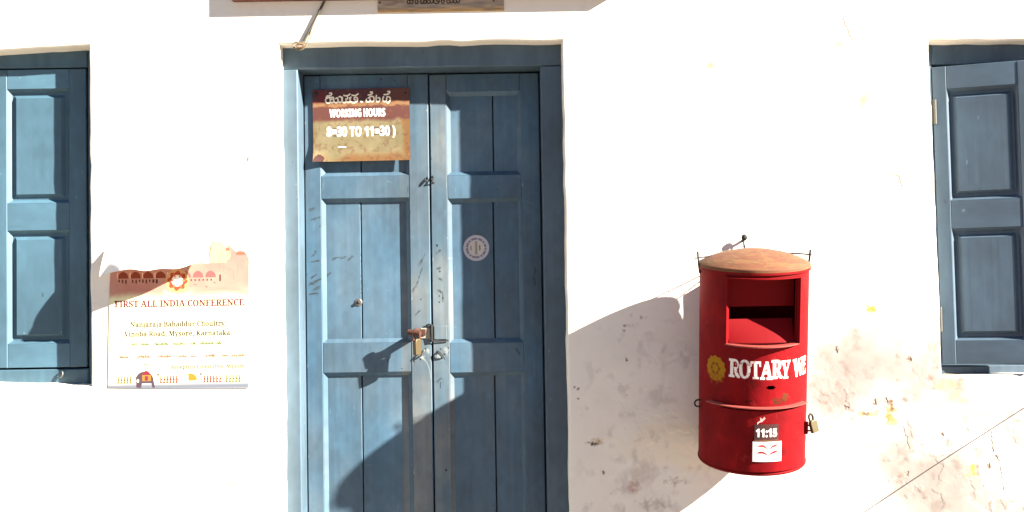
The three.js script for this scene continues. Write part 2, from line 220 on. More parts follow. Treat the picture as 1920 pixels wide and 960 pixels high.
const steel = new THREE.MeshStandardMaterial({ color: 0x6c6b66, roughness: 0.45, metalness: 0.7 });
const brass = new THREE.MeshStandardMaterial({ color: 0x50432a, roughness: 0.5, metalness: 0.45 });
const creamMetal = new THREE.MeshStandardMaterial({ color: 0x66716f, roughness: 0.6 });

// ---------------------------------------------------------------- the double door
const LEAF = -0.135, PAN = -0.150;
{
  const d = thing('double_door', 'blue painted double door with plank panels, closed by a hasp', 'door', [-0.28, 0, -0.135]);
  const fr = sub('door_frame', d), zf = -0.054, zb = -0.185;
  part('jamb', cbox(-0.735, -0.677, 0.03, 1.9878, zb, zf, 0.003), frameMat, fr);
  part('jamb', cbox(0.1005, 0.182, 0.03, 1.9865, zb, zf, 0.003), frameMat, fr);
  part('head', cbox(-0.735, 0.182, 1.9885, 2.07, zb, zf - 0.001, 0.003), frameMat, fr);
  part('threshold', cbox(-0.676, 0.1, 0.03, 0.1, zb, zf - 0.01, 0.003), frameMat, fr);
  // the bead that the leaves close against
  part('stop', cbox(-0.6765, -0.655, 0.101, 1.987, zb - 0.02, -0.1695), frameMat, fr);
  part('stop', cbox(0.078, 0.1, 0.101, 1.986, zb - 0.02, -0.1695), frameMat, fr);
  part('stop', cbox(-0.654, 0.077, 1.96, 1.9878, zb - 0.02, -0.1695), frameMat, fr);
  const leaf = (label, x0, xa, xb, x1, top, rails, gap) => {
    const g = sub('door_leaf', d, label), zb2 = -0.167, yb = 0.105;
    part('stile', dUV(cbox(x0, xa, yb, top, zb2, LEAF, 0.0025)), doorMat, g); part('stile', dUV(cbox(xb, x1, yb, top, zb2, LEAF, 0.0025)), doorMat, g);
    const R = [[top, rails[0]], [rails[1], rails[2]], [rails[3], rails[4]], [0.27, yb]];
    for (const [a, b] of R) part('rail', dUV(cbox(xa + 0.0004, xb - 0.0004, b, a, zb2, LEAF - 0.0012, 0.0012)), doorMat, g);
    for (let q = 0; q < 3; q++) {
      const y1 = R[q][1], y0 = R[q + 1][0];
      part('bevel', dUV(slopeFrame(xa - 0.0002, xb + 0.0002, y0 - 0.0002, y1 + 0.0002, 0.0125, LEAF - 0.0012, PAN + 0.0006)), doorMat, g);
      const e = 0.0125; let j = 0;
      for (const [a, b] of [[xa + e - 0.006, gap[q] - 0.0018], [gap[q] + 0.0018, xb - e + 0.006]]) part('plank', dUV(cbox(a, b, y0 + e - 0.006, y1 - e + 0.006, -0.166, PAN - (j++ ? 0.0012 : 0), 0.0015)), doorMat, g);
    }
    return g;
  };
  const L = leaf('left leaf, mostly sunlit, its tin notice above', -0.6742, -0.621, -0.3335, -0.2672, 1.9845, [1.9366, 1.652, 1.5784, 1.1075, 1.0103], [-0.492, -0.4945, -0.497]);
  const Rr = leaf('right leaf with a round paper sticker', -0.2622, -0.2075, 0.034, 0.0962, 1.982, [1.9234, 1.6493, 1.5723, 1.1014, 1.0042], [-0.056, -0.0595, -0.063]);
  delete L.userData.label; Rr.userData.label = 'right leaf, narrower than the other';
  // iron fittings at the meeting stiles
  part('hasp_plate', dUV(cbox(-0.2575, -0.2165, 1.114, 1.158, LEAF, LEAF + 0.003, 0.001)), doorMat, d);
  part('hasp_plate', cbox(-0.302, -0.2695, 1.118, 1.152, LEAF, LEAF + 0.004, 0.001), new THREE.MeshStandardMaterial({ color: 0x8e8878, roughness: 0.6 }), d, 'cream painted hasp plate');
  part('hasp_knuckle', merged([tube([[-0.266, 1.108, LEAF + 0.006], [-0.266, 1.135, LEAF + 0.008], [-0.266, 1.162, LEAF + 0.006]], 0.0042, 8, 6), tube([[-0.283, 1.160, LEAF + 0.004], [-0.272, 1.163, LEAF + 0.007], [-0.264, 1.161, LEAF + 0.006]], 0.003, 8, 6), tube([[-0.272, 1.108, LEAF + 0.006], [-0.245, 1.109, LEAF + 0.006], [-0.211, 1.110, LEAF + 0.005]], 0.0022, 10, 6)]), darkIron, d);
  part('hasp_strap', merged([cbox(-0.3075, -0.3035, 1.125, 1.150, LEAF, -0.072, 0.001), cbox(-0.303, -0.285, 1.128, 1.148, LEAF + 0.0045, LEAF + 0.009, 0.001)]), rust, d);
  part('staple', merged([tube([[-0.291, 1.078, LEAF], [-0.290, 1.079, LEAF + 0.012], [-0.300, 1.064, LEAF + 0.012], [-0.301, 1.062, LEAF]], 0.0028, 12, 6)]), steel, d);
  part('staple', merged([tube([[-0.249, 1.072, LEAF], [-0.245, 1.070, LEAF + 0.008], [-0.235, 1.060, LEAF + 0.009], [-0.232, 1.052, LEAF]], 0.0026, 12, 6)]), darkIron, d);
  // stud bolt with its washer
  const w = part('bolt_washer', new THREE.LatheGeometry([[0, 0.003], [0.009, 0.0035], [0.0125, 0.0015], [0.013, 0]].map((p) => new THREE.Vector2(...p)), 20).rotateX(Math.PI / 2).translate(-0.506, 1.238, PAN), steel, d);
  part('bolt_head', new THREE.LatheGeometry([[0, 0.010], [0.005, 0.009], [0.006, 0.003]].map((p) => new THREE.Vector2(...p)), 12).rotateX(Math.PI / 2).translate(-0.506, 1.238, PAN), darkIron, w);
  // twisted wire remains of an old latch
  part('wire_staple', tube([[-0.279, 1.640, LEAF], [-0.281, 1.632, LEAF + 0.006], [-0.275, 1.628, LEAF + 0.01], [-0.271, 1.637, LEAF + 0.006], [-0.273, 1.645, LEAF]], 0.0022, 18, 6), darkIron, d);
  part('wire_staple', tube([[-0.256, 1.648, LEAF], [-0.253, 1.638, LEAF + 0.009], [-0.258, 1.630, LEAF + 0.01], [-0.250, 1.626, LEAF]], 0.0022, 18, 6), darkIron, d);
}
{ // padlock on the door
  const p = thing('padlock', 'small brass padlock hanging from the rusty hasp of the blue door', 'padlock', [-0.312, 1.07, -0.08]);
  const b = new THREE.Shape(); b.moveTo(-0.012, 0); b.quadraticCurveTo(0, -0.004, 0.012, 0); b.lineTo(0.0135, 0.030); b.quadraticCurveTo(0.013, 0.04, 0.006, 0.041); b.lineTo(-0.006, 0.041); b.quadraticCurveTo(-0.013, 0.04, -0.0135, 0.030); b.closePath();
  const body = new THREE.ExtrudeGeometry(b, { depth: 0.010, bevelEnabled: true, bevelSize: 0.0025, bevelThickness: 0.0025, bevelSegments: 2, bevelOffset: -0.002 }).scale(1, 1.22, 1).rotateY(0.9);
  lpart('lock_body', body, brass, p); 
  lpart('shackle', tube([[-0.006, 0.045, 0.012], [-0.008, 0.068, 0.013], [0.000, 0.080, 0.010], [0.010, 0.076, 0.000], [0.011, 0.062, -0.008], [0.010, 0.045, -0.008]], 0.0045, 24, 8), rust, p, 'rusty shackle');
  lpart('rust_sleeve', new THREE.CylinderGeometry(0.0085, 0.0095, 0.042, 12).rotateZ(1.45).rotateY(-0.3).translate(-0.004, 0.070, 0.010), rust, p, 'rusty sleeve through the shackle');
}
// ---------------------------------------------------------------- windows
function shutterLeaf(parent, mat, X0, X1, Y0, Y1, z, st, panels, thick = 0.028) { // built in metres in the given parent's space
  const [sl, sr] = st; const g = sub('shutter', parent);
  part('stile', cbox(X0, X0 + sl, Y0, Y1, z - thick, z, 0.002), mat, g); part('stile', cbox(X1 - sr, X1, Y0, Y1, z - thick, z, 0.002), mat, g);
  const xa = X0 + sl, xb = X1 - sr, ys = [Y1, ...[...panels].reverse().flatMap(([a, b]) => [b, a]), Y0];
  for (let q = 0; q < ys.length; q += 2) part('rail', cbox(xa + 0.0004, xb - 0.0004, ys[q + 1], ys[q], z - thick, z - 0.0012, 0.0012).rotateZ(0), mat, g);
  g.children.filter((o) => o.name === 'rail').forEach((o) => { const uv = o.geometry.attributes.uv; for (let i = 0; i < uv.count; i++) uv.setXY(i, uv.getY(i), uv.getX(i)); });
  for (const [a, b] of panels) {
    part('bevel', slopeFrame(xa, xb, a, b, 0.011, z - 0.0012, z - 0.0145), mat, g);
    part('panel', fieldedPanel(xa + 0.005, xb - 0.005, a + 0.005, b - 0.005, 0.013, 0.014, 0.010, z - 0.015, z - 0.0045), mat, g);
  }
  return g;
}
{
    const w = thing('shuttered_window', 'teal blue shuttered window set back in the wall beside the paper poster', 'window', [-1.66, 0.99, -0.06]);
  const fr = sub('window_frame', w), zf = -0.057, zb = -0.16;
  part('frame_side', cbox(-1.352, -1.305, 0.975, 2.075, zb, zf - 0.006, 0.003), shutterMat, fr); part('frame_side', cbox(-2.02, -1.975, 0.975, 2.075, zb, zf - 0.006, 0.003), shutterMat, fr);
  part('frame_head', cbox(-1.9745, -1.3525, 2.008, 2.075, zb, zf - 0.004, 0.003), shutterMat, fr); part('frame_sill', cbox(-1.9745, -1.3525, 0.975, 1.043, zb, zf - 0.003, 0.003), shutterMat, fr);
  shutterLeaf(w, shutterMat, -1.6615, -1.3575, 1.049, 2.003, -0.061, [0.051, 0.054], [[1.125, 1.4855], [1.5735, 1.94]]);
  shutterLeaf(w, shutterMat, -1.970, -1.6645, 1.049, 2.003, -0.061, [0.054, 0.051], [[1.125, 1.4855], [1.5735, 1.94]]);
  part('hook_eye', tube([[-1.437, 1.034, -0.061], [-1.430, 1.036, -0.048], [-1.428, 1.026, -0.044], [-1.436, 1.018, -0.048], [-1.440, 1.024, -0.054]], 0.003, 20, 6), steel, w);
}
{
  const w = thing('shuttered_window', 'slate blue window with its shutter ajar beside the red letter box', 'window', [1.66, 0.98, -0.04]);
  const fr = sub('window_frame', w), zf = -0.056, zb = -0.15;
  part('frame_side', cbox(1.30, 1.353, 0.965, 2.05, zb, zf, 0.003), slateMat, fr); part('frame_side', cbox(1.97, 2.02, 0.965, 2.05, zb, zf, 0.003), slateMat, fr);
  part('frame_head', cbox(1.3535, 1.9695, 1.972, 2.05, zb, zf - 0.002, 0.003), slateMat, fr); part('frame_sill', cbox(1.3535, 1.9695, 0.965, 1.008, zb, zf - 0.002, 0.003), slateMat, fr);
  part('backing', cbox(1.354, 1.969, 1.009, 1.971, zb - 0.01, zb + 0.01), slateMat, fr);
  // leaf hinged on its left side and swung out towards the street
  const hinge = sub('shutter', w); hinge.position.set(1.361 - 1.66, 0, -0.056 + 0.04); hinge.rotation.y = -0.285; hinge.rotation.z = 0.008; hinge.rotation.order = 'YZX';
  baseOf.set(hinge, new THREE.Vector3(0, 0.98, 0));
  const tmp = shutterLeaf(hinge, slateMat, 0.0, 0.302, 1.0155, 1.962, 0.004, [0.041, 0.056], [[1.0895, 1.443], [1.533, 1.889]]);
  while (tmp.children.length) hinge.add(tmp.children[0]); hinge.remove(tmp);
  shutterLeaf(w, slateMat, 1.664, 1.966, 1.0155, 1.962, -0.048, [0.041, 0.056], [[1.0895, 1.443], [1.533, 1.889]]);
  for (const y of [1.818, 1.158]) part('hinge', merged([cbox(1.331, 1.3535, y - 0.038, y + 0.038, zf, zf + 0.0025, 0.0008), new THREE.CylinderGeometry(0.0045, 0.0045, 0.078, 10).translate(1.3565, y, zf + 0.007)]), new THREE.MeshStandardMaterial({ color: 0x55544e, roughness: 0.7, metalness: 0.2 }), w);
}

// ---------------------------------------------------------------- red letter box
{
  const H = 0.5832, r = 0.1529, D2R = Math.PI / 180;
  const b = thing('letter_box', 'red cylindrical letter box with a rusty domed lid hanging on the wall', 'letter box', [0.6956, 0.7683, 0.1559]);
  b.rotation.set(0.1568, 0, 0.0029);
  const W = 2048, Hh = 1243, [c, k] = canvas(W, Hh), X = (t) => (t + 180) / 360 * W, Y = (y) => (1 - y / H) * Hh, pm = Hh / H;
  pixels(k, W, Hh, (i, j) => { const a = i / W, y = j / Hh, n = fbm(a * 22, y * 13, 4, 4), d = fbm(a * 60, y * 8, 14, 3), s = fbm(a * 7, y * 4, 41, 3); const v = 0.84 + 0.22 * (n - 0.5) + 0.14 * (d - 0.5) + 0.25 * (s - 0.5) + 0.1; const f = sm(0.66, 0.84, n) * 8; return [120 * v + f, 9 * v + f * 0.5, 15 * v + f * 0.5]; });
  const R = rngOf(21);
  const blot = (th, y, rx, ry, col, n = 12) => { k.fillStyle = col; for (let q = 0; q < n; q++) { k.beginPath(); k.ellipse(X(th) + (R() - 0.5) * 2 * rx, Y(y) + (R() - 0.5) * 2 * ry, rx * 0.5 * (0.3 + R()), ry * 0.5 * (0.3 + R()), R() * 3, 0, 6.283); k.fill(); } };
  // round yellow wheel emblem
  k.save(); k.translate(X(-56), Y(0.295)); k.fillStyle = '#8c6410'; k.beginPath(); for (let q = 0; q < 24; q++) { const a = q / 24 * 6.283, rr = (q % 2 ? 71 : 80); k.lineTo(Math.cos(a) * rr, Math.sin(a) * rr); } k.closePath(); k.fill(); k.strokeStyle = '#6b3c0c'; k.lineWidth = 7; k.beginPath(); k.arc(0, 0, 30, 0, 6.283); k.stroke(); for (let q = 0; q < 6; q++) { const a = q / 6 * 6.283; k.fillStyle = '#6a3a0e'; k.beginPath(); k.ellipse(Math.cos(a) * 30, Math.sin(a) * 30, 10, 8, a, 0, 6.283); k.fill(); } k.restore(); blot(-56, 0.27, 60, 20, 'rgba(132,84,14,0.5)', 14);
  // painted words
  const word = (str, t0, t1, y0, y1) => { k.fillStyle = k.strokeStyle = '#dcd5ce'; k.font = 'bold 120px serif'; const ws = [...str].map((q) => k.measureText(q).width * 0.93), m = ws.reduce((p, q) => p + q, 0), w = X(t1) - X(t0), h = Y(y0) - Y(y1); let x = X(t0); [...str].forEach((q, n) => { k.save(); k.translate(x, Y(y0) + (R() - 0.5) * 8); k.rotate((R() - 0.5) * 0.05); k.scale(w / m * (0.96 + 0.06 * R()), h / 87 * (0.92 + 0.12 * R())); k.lineWidth = 4 + 3 * R(); k.fillText(q, 0, 0); k.strokeText(q, 0, 0); k.restore(); x += ws[n] * w / m; }); };
  word('ROTARY', -39, 27, 0.278, 0.328); word('WE', 32, 58, 0.276, 0.326);
  for (const [t, y, w, h] of [[-31, 0.315, 10, 14], [-29, 0.295, 6, 6], [-33.5, 0.30, 3, 8], [-26, 0.319, 6, 5]]) blot(t, y, w, h, 'rgba(118,14,18,0.9)', 9);
  for (let q = 0; q < 50; q++) blot(-40 + R() * 100, 0.275 + R() * 0.06, 3 + 3 * R(), 3 + 4 * R(), 'rgba(120,14,18,0.7)', 2);
  blot(14, 0.213, 44, 14, 'rgba(70,40,20,0.5)', 18); blot(22, 0.222, 24, 18, 'rgba(78,48,22,0.55)', 14); blot(-18, 0.212, 16, 9, 'rgba(60,14,12,0.6)', 10); for (let q = 0; q < 20; q++) blot(-30 + R() * 60, 0.206 + R() * 0.012, 6, 5, 'rgba(60,20,14,0.5)', 3);
  for (let q = 0; q < 70; q++) blot(-90 + R() * 180, R() * H, 2 + 3 * R(), 2 + 3 * R(), R() < 0.4 ? 'rgba(190,120,110,0.4)' : 'rgba(60,10,12,0.45)', 2);
  blot(0, 0.565, 300, 5, 'rgba(90,30,14,0.4)', 60); for (let q = 0; q < 12; q++) blot(-30 + R() * 70, 0.563 + R() * 0.012, 8, 4, 'rgba(60,24,16,0.7)', 4);
  blot(-70, 0.42, 5, 6, 'rgba(190,130,130,0.6)', 4);
  // chips, scratches and rust along the seams
  for (let q = 0; q < 120; q++) { const t = -100 + R() * 200, y = R() * H; k.strokeStyle = R() < 0.5 ? 'rgba(150,70,64,0.35)' : 'rgba(50,6,8,0.4)'; k.lineWidth = 1 + 2 * R(); k.beginPath(); k.moveTo(X(t), Y(y)); k.lineTo(X(t) + (R() - 0.5) * 30, Y(y) + (R() - 0.2) * 60); k.stroke(); }
  for (let q = 0; q < 40; q++) { const t = -70 + R() * 130, e = R() < 0.5; blot(t, e ? 0.006 + R() * 0.012 : 0.19 + R() * 0.02, 4 + 10 * R() * R(), 3 + 5 * R(), 'rgba(58,26,14,0.55)', 4); }
  for (let q = 0; q < 16; q++) blot(-60 + R() * 120, R() * H, 20 + 40 * R(), 12 + 30 * R(), R() < 0.5 ? 'rgba(160,56,50,0.16)' : 'rgba(70,4,8,0.16)', 9);
  const [bc, bk] = canvas(512, 320); pixels(bk, 512, 320, (i, j) => { const v = 128 + 150 * (fbm(i / 60, j / 60, 301, 3) - 0.5) + 26 * (fbm(i / 9, j / 9, 302, 2) - 0.5); return [v, v, v]; });
  const red = new THREE.MeshPhysicalMaterial({ bumpMap: dataTex(bc), bumpScale: 0.006, map: colorTex(c), roughness: 0.62, specularIntensity: 0.15 });
  const redPlain = new THREE.MeshPhysicalMaterial({ color: new THREE.Color(0x6e0a0f), roughness: 0.62, specularIntensity: 0.15 });
  const redWorn = new THREE.MeshStandardMaterial({ color: new THREE.Color(0x8a3a32), roughness: 0.6 });
  // shell of revolution with cut-outs
  function shell(ths, ys, ro, ri, hole) {
    const P = [], N = [], U = [], I = []; const V = (t, y, rr, n) => { const a = t * D2R; P.push(rr * Math.sin(a), y, rr * Math.cos(a)); N.push(...(n || [Math.sin(a), 0, Math.cos(a)])); U.push((t + 180) / 360, y / H); return P.length / 3 - 1; };
    const quad = (a, b2, c2, d) => I.push(a, b2, c2, a, c2, d);
    for (let i = 0; i < ths.length - 1; i++) for (let j = 0; j < ys.length - 1; j++) {
      const t0 = ths[i], t1 = ths[i + 1], y0 = ys[j], y1 = ys[j + 1]; if (hole((t0 + t1) / 2, (y0 + y1) / 2)) continue;
      quad(V(t0, y0, ro), V(t1, y0, ro), V(t1, y1, ro), V(t0, y1, ro));
      const inn = (t) => [-Math.sin(t * D2R), 0, -Math.cos(t * D2R)]; quad(V(t1, y0, ri, inn(t1)), V(t0, y0, ri, inn(t0)), V(t0, y1, ri, inn(t0)), V(t1, y1, ri, inn(t1)));
      const out = (ti, yi) => ti < ths[0] || ti > ths[ths.length - 1] || yi < ys[0] || yi > ys[ys.length - 1] || hole(ti, yi);
      const tm = (t0 + t1) / 2, ym = (y0 + y1) / 2, e = 1e-3, s = (t) => Math.cos(t * D2R), co = (t) => Math.sin(t * D2R);
      if (out(tm, y1 + e)) quad(V(t0, y1, ro, [0, 1, 0]), V(t1, y1, ro, [0, 1, 0]), V(t1, y1, ri, [0, 1, 0]), V(t0, y1, ri, [0, 1, 0]));
      if (out(tm, y0 - e)) quad(V(t0, y0, ri, [0, -1, 0]), V(t1, y0, ri, [0, -1, 0]), V(t1, y0, ro, [0, -1, 0]), V(t0, y0, ro, [0, -1, 0]));
      const closedAll = ths[ths.length - 1] - ths[0] > 359.9;
      if (!(closedAll && i === ths.length - 2) && out(t1 + e, ym)) { const n = [s(t1), 0, -co(t1)]; quad(V(t1, y0, ro, n), V(t1, y0, ri, n), V(t1, y1, ri, n), V(t1, y1, ro, n)); }
      if (!(closedAll && i === 0) && out(t0 - e, ym)) { const n = [-s(t0), 0, co(t0)]; quad(V(t0, y0, ri, n), V(t0, y0, ro, n), V(t0, y1, ro, n), V(t0, y1, ri, n)); }
    }
    const g = new THREE.BufferGeometry(); g.setAttribute('position', new THREE.Float32BufferAttribute(P, 3)); g.setAttribute('normal', new THREE.Float32BufferAttribute(N, 3)); g.setAttribute('uv', new THREE.Float32BufferAttribute(U, 2)); g.setIndex(I); return g;
  }
  const span = (a, b2, n) => Array.from({ length: n + 1 }, (_, i) => a + (b2 - a) * i / n), T0 = -40.5, T1 = 35.5, YA = 0.373, YB = 0.556;
  const cutT = [0, 1.6, 8.4, 10], cutY = [0.2475, 0.2505, 0.2555, 0.2585];
  lpart('body', shell([...span(-180, T0, 36), ...span(T0, T1, 22).slice(1), ...span(T1, 180, 36).slice(1), ...cutT].sort((p, q) => p - q), [0, ...cutY, YA, YB, H], r, r - 0.002, (t, y) => (t > T0 && t < T1 && y > YA && y < YB) || (t > 0 && t < 10 && y > cutY[1] && y < cutY[2]) || (t > 1.6 && t < 8.4 && y > cutY[0] && y < cutY[3])), red, b);
  lpart('base_plate', new THREE.LatheGeometry([[0, -0.006], [r * 0.7, -0.005], [r - 0.002, 0.0], [r + 0.002, 0.003], [r + 0.002, 0.007], [r - 0.0005, 0.0075]].map((p) => new THREE.Vector2(...p)), 72), redPlain, b);
  // rusty domed lid
  const [lc, lk] = canvas(512, 512); pixels(lk, 512, 512, (i, j) => { const n = fbm(i / 40, j / 40, 71, 5), g2 = fbm(i / 8, j / 8, 72, 2), t = sm(0.42, 0.62, n), v = 0.85 + 0.3 * (g2 - 0.5); return [(112 + 6 * t) * v, (62 + 14 * t) * v, (30 + 8 * t) * v]; });
  const lidMat = new THREE.MeshStandardMaterial({ map: colorTex(lc), roughness: 0.85 });
  const prof = [[r + 0.001, -0.012], [r + 0.0035, -0.012], [r + 0.004, 0.0], [r + 0.002, 0.004], [r * 0.85, 0.017], [r * 0.6, 0.030], [r * 0.3, 0.039], [0, 0.042]].map(([x, y]) => new THREE.Vector2(x, y + H - 0.004));
  const lid = lpart('lid', new THREE.LatheGeometry(prof, 72), lidMat, b, 'rusty tan domed lid');
  lpart('lid_rim', shell(span(-180, 180, 72), [H - 0.0165, H - 0.010], r + 0.0046, r + 0.0041, () => false), redPlain, b);
  // posting mouth: raised flange, hanging baffle, curved chute
  lpart('mouth_flange', merged([shell(span(T0 - 1.5, T1 + 1.5, 20), [YB, YB + 0.003], r + 0.011, r - 0.004, () => false), shell([T1, T1 + 0.8, T1 + 1.3], [YA, YB - 0.0003], r + 0.012, r - 0.006, () => false), shell([T0 - 1.3, T0 - 0.8, T0], [YA, YB - 0.0003], r + 0.008, r - 0.006, () => false)]), redPlain, b);
  lpart('mouth_lip', merged(Array.from({ length: 20 }, (_, q) => { const a = T0 - 1.3 + (T1 - T0 + 2.6) * q / 20, e = T0 - 1.3 + (T1 - T0 + 2.6) * (q + 1) / 20, m = (q + 0.5) / 20; return shell([a, e], [YA - 0.004, YA - 0.0005], r + 0.007 + 0.012 * Math.pow(Math.sin(Math.PI * m), 0.8), r - 0.006, () => false); })), redWorn, b, 'worn lower lip');
  const ch = [], NN = 20;
  for (let i = 0; i < NN; i++) for (let j = 0; j < 5; j++) {
    const pt = (ii, jj, dy) => { const s = ii / NN, v = jj / 5, a = (T0 + (T1 - T0) * s) * D2R, ro = r - 0.004, x0 = ro * Math.sin(a), z0 = 0.3 * ro * Math.cos(a) + 0.7 * 0.118, x1 = -0.092 + 0.178 * s, z1 = 0.088; return [x0 + (x1 - x0) * v, YA + 0.001 + 0.061 * Math.pow(v, 0.9) + dy, z0 + (z1 - z0) * v]; };
    ch.push([pt(i, j, 0), pt(i + 1, j, 0), pt(i + 1, j + 1, 0), pt(i, j + 1, 0)], [pt(i, j + 1, -0.0015), pt(i + 1, j + 1, -0.0015), pt(i + 1, j, -0.0015), pt(i, j, -0.0015)]);
  }
  lpart('chute', toCreasedNormals(mergeVertices(quads(ch).deleteAttribute('uv').deleteAttribute('normal')), 0.6), redPlain, b);
  lpart('baffle', cbox(-0.105, 0.094, 0.468, 0.566, 0.075, 0.077), redPlain, b);
  // collection door with the ledge above it
  const dT0 = -46.5, dT1 = 50;
  const door = lpart('collection_door', shell(span(dT0, dT1, 26), [0.014, 0.188], r + 0.0065, r + 0.0012, () => false), red, b);
  lpart('ledge', shell(span(-62, 49, 34), [0.1965, 0.199], r + 0.018, r - 0.001, () => false), redWorn, b, 'worn ledge over the collection door');
  const plateTex = (w, h, draw) => { const [cc, kk] = canvas(w, h); draw(kk, w, h); return colorTex(cc); };
  const plate = (name, t0, t1, y0, y1, rr, tex, lab) => { const g = shell(span(t0, t1, 8), [y0, y1], rr, rr - 0.0012, () => false), uv = g.attributes.uv, p = g.attributes.position; for (let i = 0; i < uv.count; i++) uv.setXY(i, (uv.getX(i) * 360 - 180 - t0) / (t1 - t0), (p.getY(i) - y0) / (y1 - y0)); return lpart(name, g, new THREE.MeshStandardMaterial({ map: tex, roughness: 0.55 }), b, lab); };
  plate('time_plate', -11.3, 12.6, 0.1035, 0.151, r + 0.0082, plateTex(256, 192, (q, w, h) => { pixels(q, w, h, (i, j) => { const v = 0.7 + 0.6 * fbm(i / 30, j / 30, 6, 3); return [56 * v, 22 * v, 20 * v]; }); q.fillStyle = '#f0ece6'; q.font = 'bold 128px sans-serif'; q.save(); q.translate(12, 142); q.scale(0.72, 1); q.fillText('11:15', 0, 0); q.lineWidth = 6; q.strokeStyle = '#f0ece6'; q.strokeText('11:15', 0, 0); q.restore(); q.fillStyle = 'rgba(120,80,40,0.6)'; q.fillRect(0, 178, w, 14); }), 'dark plate reading 11:15');
  plate('emblem_plate', -13, 16, 0.0445, 0.1015, r + 0.0088, plateTex(320, 256, (q, w, h) => { q.fillStyle = '#d8d2cc'; q.fillRect(0, 0, w, h); const wing = (pts, col) => { q.fillStyle = col; q.beginPath(); q.moveTo(...pts[0]); for (let i = 1; i < pts.length; i += 2) q.quadraticCurveTo(...pts[i], ...pts[i + 1]); q.closePath(); q.fill(); }; const rd = '#8a1420'; wing([[50, 62], [80, 30], [118, 40], [150, 62], [168, 110], [138, 74], [104, 66], [76, 62], [50, 62]], '#96301c'); wing([[280, 34], [240, 34], [212, 52], [184, 80], [168, 110], [206, 76], [236, 68], [264, 64], [280, 34]], rd); wing([[44, 150], [70, 116], [108, 122], [146, 136], [168, 184], [138, 158], [104, 150], [74, 150], [44, 150]], rd); wing([[282, 116], [240, 112], [212, 128], [184, 150], [168, 184], [206, 156], [236, 148], [264, 146], [282, 116]], rd); q.strokeStyle = '#5c1016'; q.lineWidth = 5; q.beginPath(); q.moveTo(168, 112); q.lineTo(168, 196); q.stroke(); }), 'white plate with a red winged emblem');
  const scrap = new THREE.Shape([[-0.026, 0.148], [-0.020, 0.156], [-0.012, 0.158], [-0.003, 0.168], [-0.006, 0.173], [-0.012, 0.166], [-0.018, 0.171], [-0.017, 0.162], [-0.025, 0.157]].map((p) => new THREE.Vector2(...p)));
  lpart('paper_scrap', new THREE.ExtrudeGeometry(scrap, { depth: 0.0006, bevelEnabled: false }).rotateY(-0.08).translate(0.001, 0, r + 0.0066), new THREE.MeshStandardMaterial({ color: 0xb59a92, roughness: 0.9 }), b);
  { const g = cbox(0.600, 0.845, 1.005, 1.286, 0.002, 0.031); b.updateMatrixWorld(true); lpart('mounting_board', g.applyMatrix4(b.matrixWorld.clone().invert()), new THREE.MeshStandardMaterial({ color: 0x4a3a2c, roughness: 0.9 }), b, 'dark board behind the box'); }
  // side fittings, ears and hanging wire
  lpart('hasp', merged([cbox(-0.004, 0.004, -0.018, 0.018, 0, 0.012, 0.001), tube([[0, 0.008, 0.008], [0, 0.006, 0.02], [0, -0.006, 0.02], [0, -0.008, 0.008]], 0.0026, 14, 6)]).rotateY(56 * D2R).translate(Math.sin(56 * D2R) * r, 0.117, Math.cos(56 * D2R) * r), redPlain, b);
  lpart('side_ring', new THREE.TorusGeometry(0.011, 0.0026, 8, 20).rotateX(0.15).translate(-r - 0.006, 0.172, 0.012), darkIron, b);
  for (const s of [-1, 1]) lpart('ear', merged([tube([[s * (r + 0.002), H - 0.03, 0], [s * (r + 0.0055), H - 0.004, 0], [s * (r + 0.0075), H + 0.018, 0], [s * (r + 0.0085), H + 0.032, 0]], 0.003, 10, 6)]), darkIron, b);
  const inv = (x, y, z) => { const v = new THREE.Vector3(x, y, z); b.updateMatrixWorld(true); b.worldToLocal(v); return [v.x, v.y, v.z]; };
  const nail = inv(0.7215, 1.412, 0.014), low = inv(0.7215, 1.385, 0.03);
  lpart('hanging_wire', merged([tube([[-r - 0.018, H + 0.014, 0.004], [-r - 0.004, H + 0.015, 0], [-r + 0.03, H + 0.016, -0.020], [-0.08, H + 0.012, -0.08], low, nail], 0.0021, 30, 6), tube([[r + 0.013, H + 0.017, 0.001], [r - 0.016, H + 0.019, -0.014], [0.085, H + 0.012, -0.085], low, nail], 0.0021, 30, 6)]), darkIron, b);
}
{
  const n = thing('wall_nail', 'bent dark nail in the wall above the letter box', 'nail', [0.7213, 1.418, 0]);
  lpart('shaft', tube([[0, -0.002, -0.02], [0, -0.003, 0.012], [0.001, 0.002, 0.020]], 0.0045, 10, 7), darkIron, n); lpart('head', new THREE.SphereGeometry(0.0095, 12, 8).scale(1, 1.1, 0.7).translate(0.001, 0.006, 0.022), darkIron, n);
  const p = thing('padlock', 'tarnished brass padlock on the side of the red letter box', 'padlock', [0.848, 0.862, 0.268]);
  const s = new THREE.Shape(); s.moveTo(-0.010, -0.002); s.lineTo(0.010, -0.002); s.lineTo(0.011, 0.022); s.quadraticCurveTo(0.010, 0.028, 0.004, 0.029); s.lineTo(-0.004, 0.029); s.quadraticCurveTo(-0.010, 0.028, -0.011, 0.022); s.closePath();
  lpart('lock_body', new THREE.ExtrudeGeometry(s, { depth: 0.007, bevelEnabled: true, bevelSize: 0.002, bevelThickness: 0.002, bevelSegments: 2 }).rotateY(0.5).rotateZ(0.22), new THREE.MeshStandardMaterial({ color: 0x4a4126, roughness: 0.5, metalness: 0.5 }), p);
  lpart('shackle', tube([[-0.012, 0.026, 0.006], [-0.015, 0.042, 0.006], [-0.010, 0.048, 0.003], [-0.003, 0.043, -0.001], [-0.001, 0.028, -0.001]], 0.0028, 20, 7), darkIron, p);
}

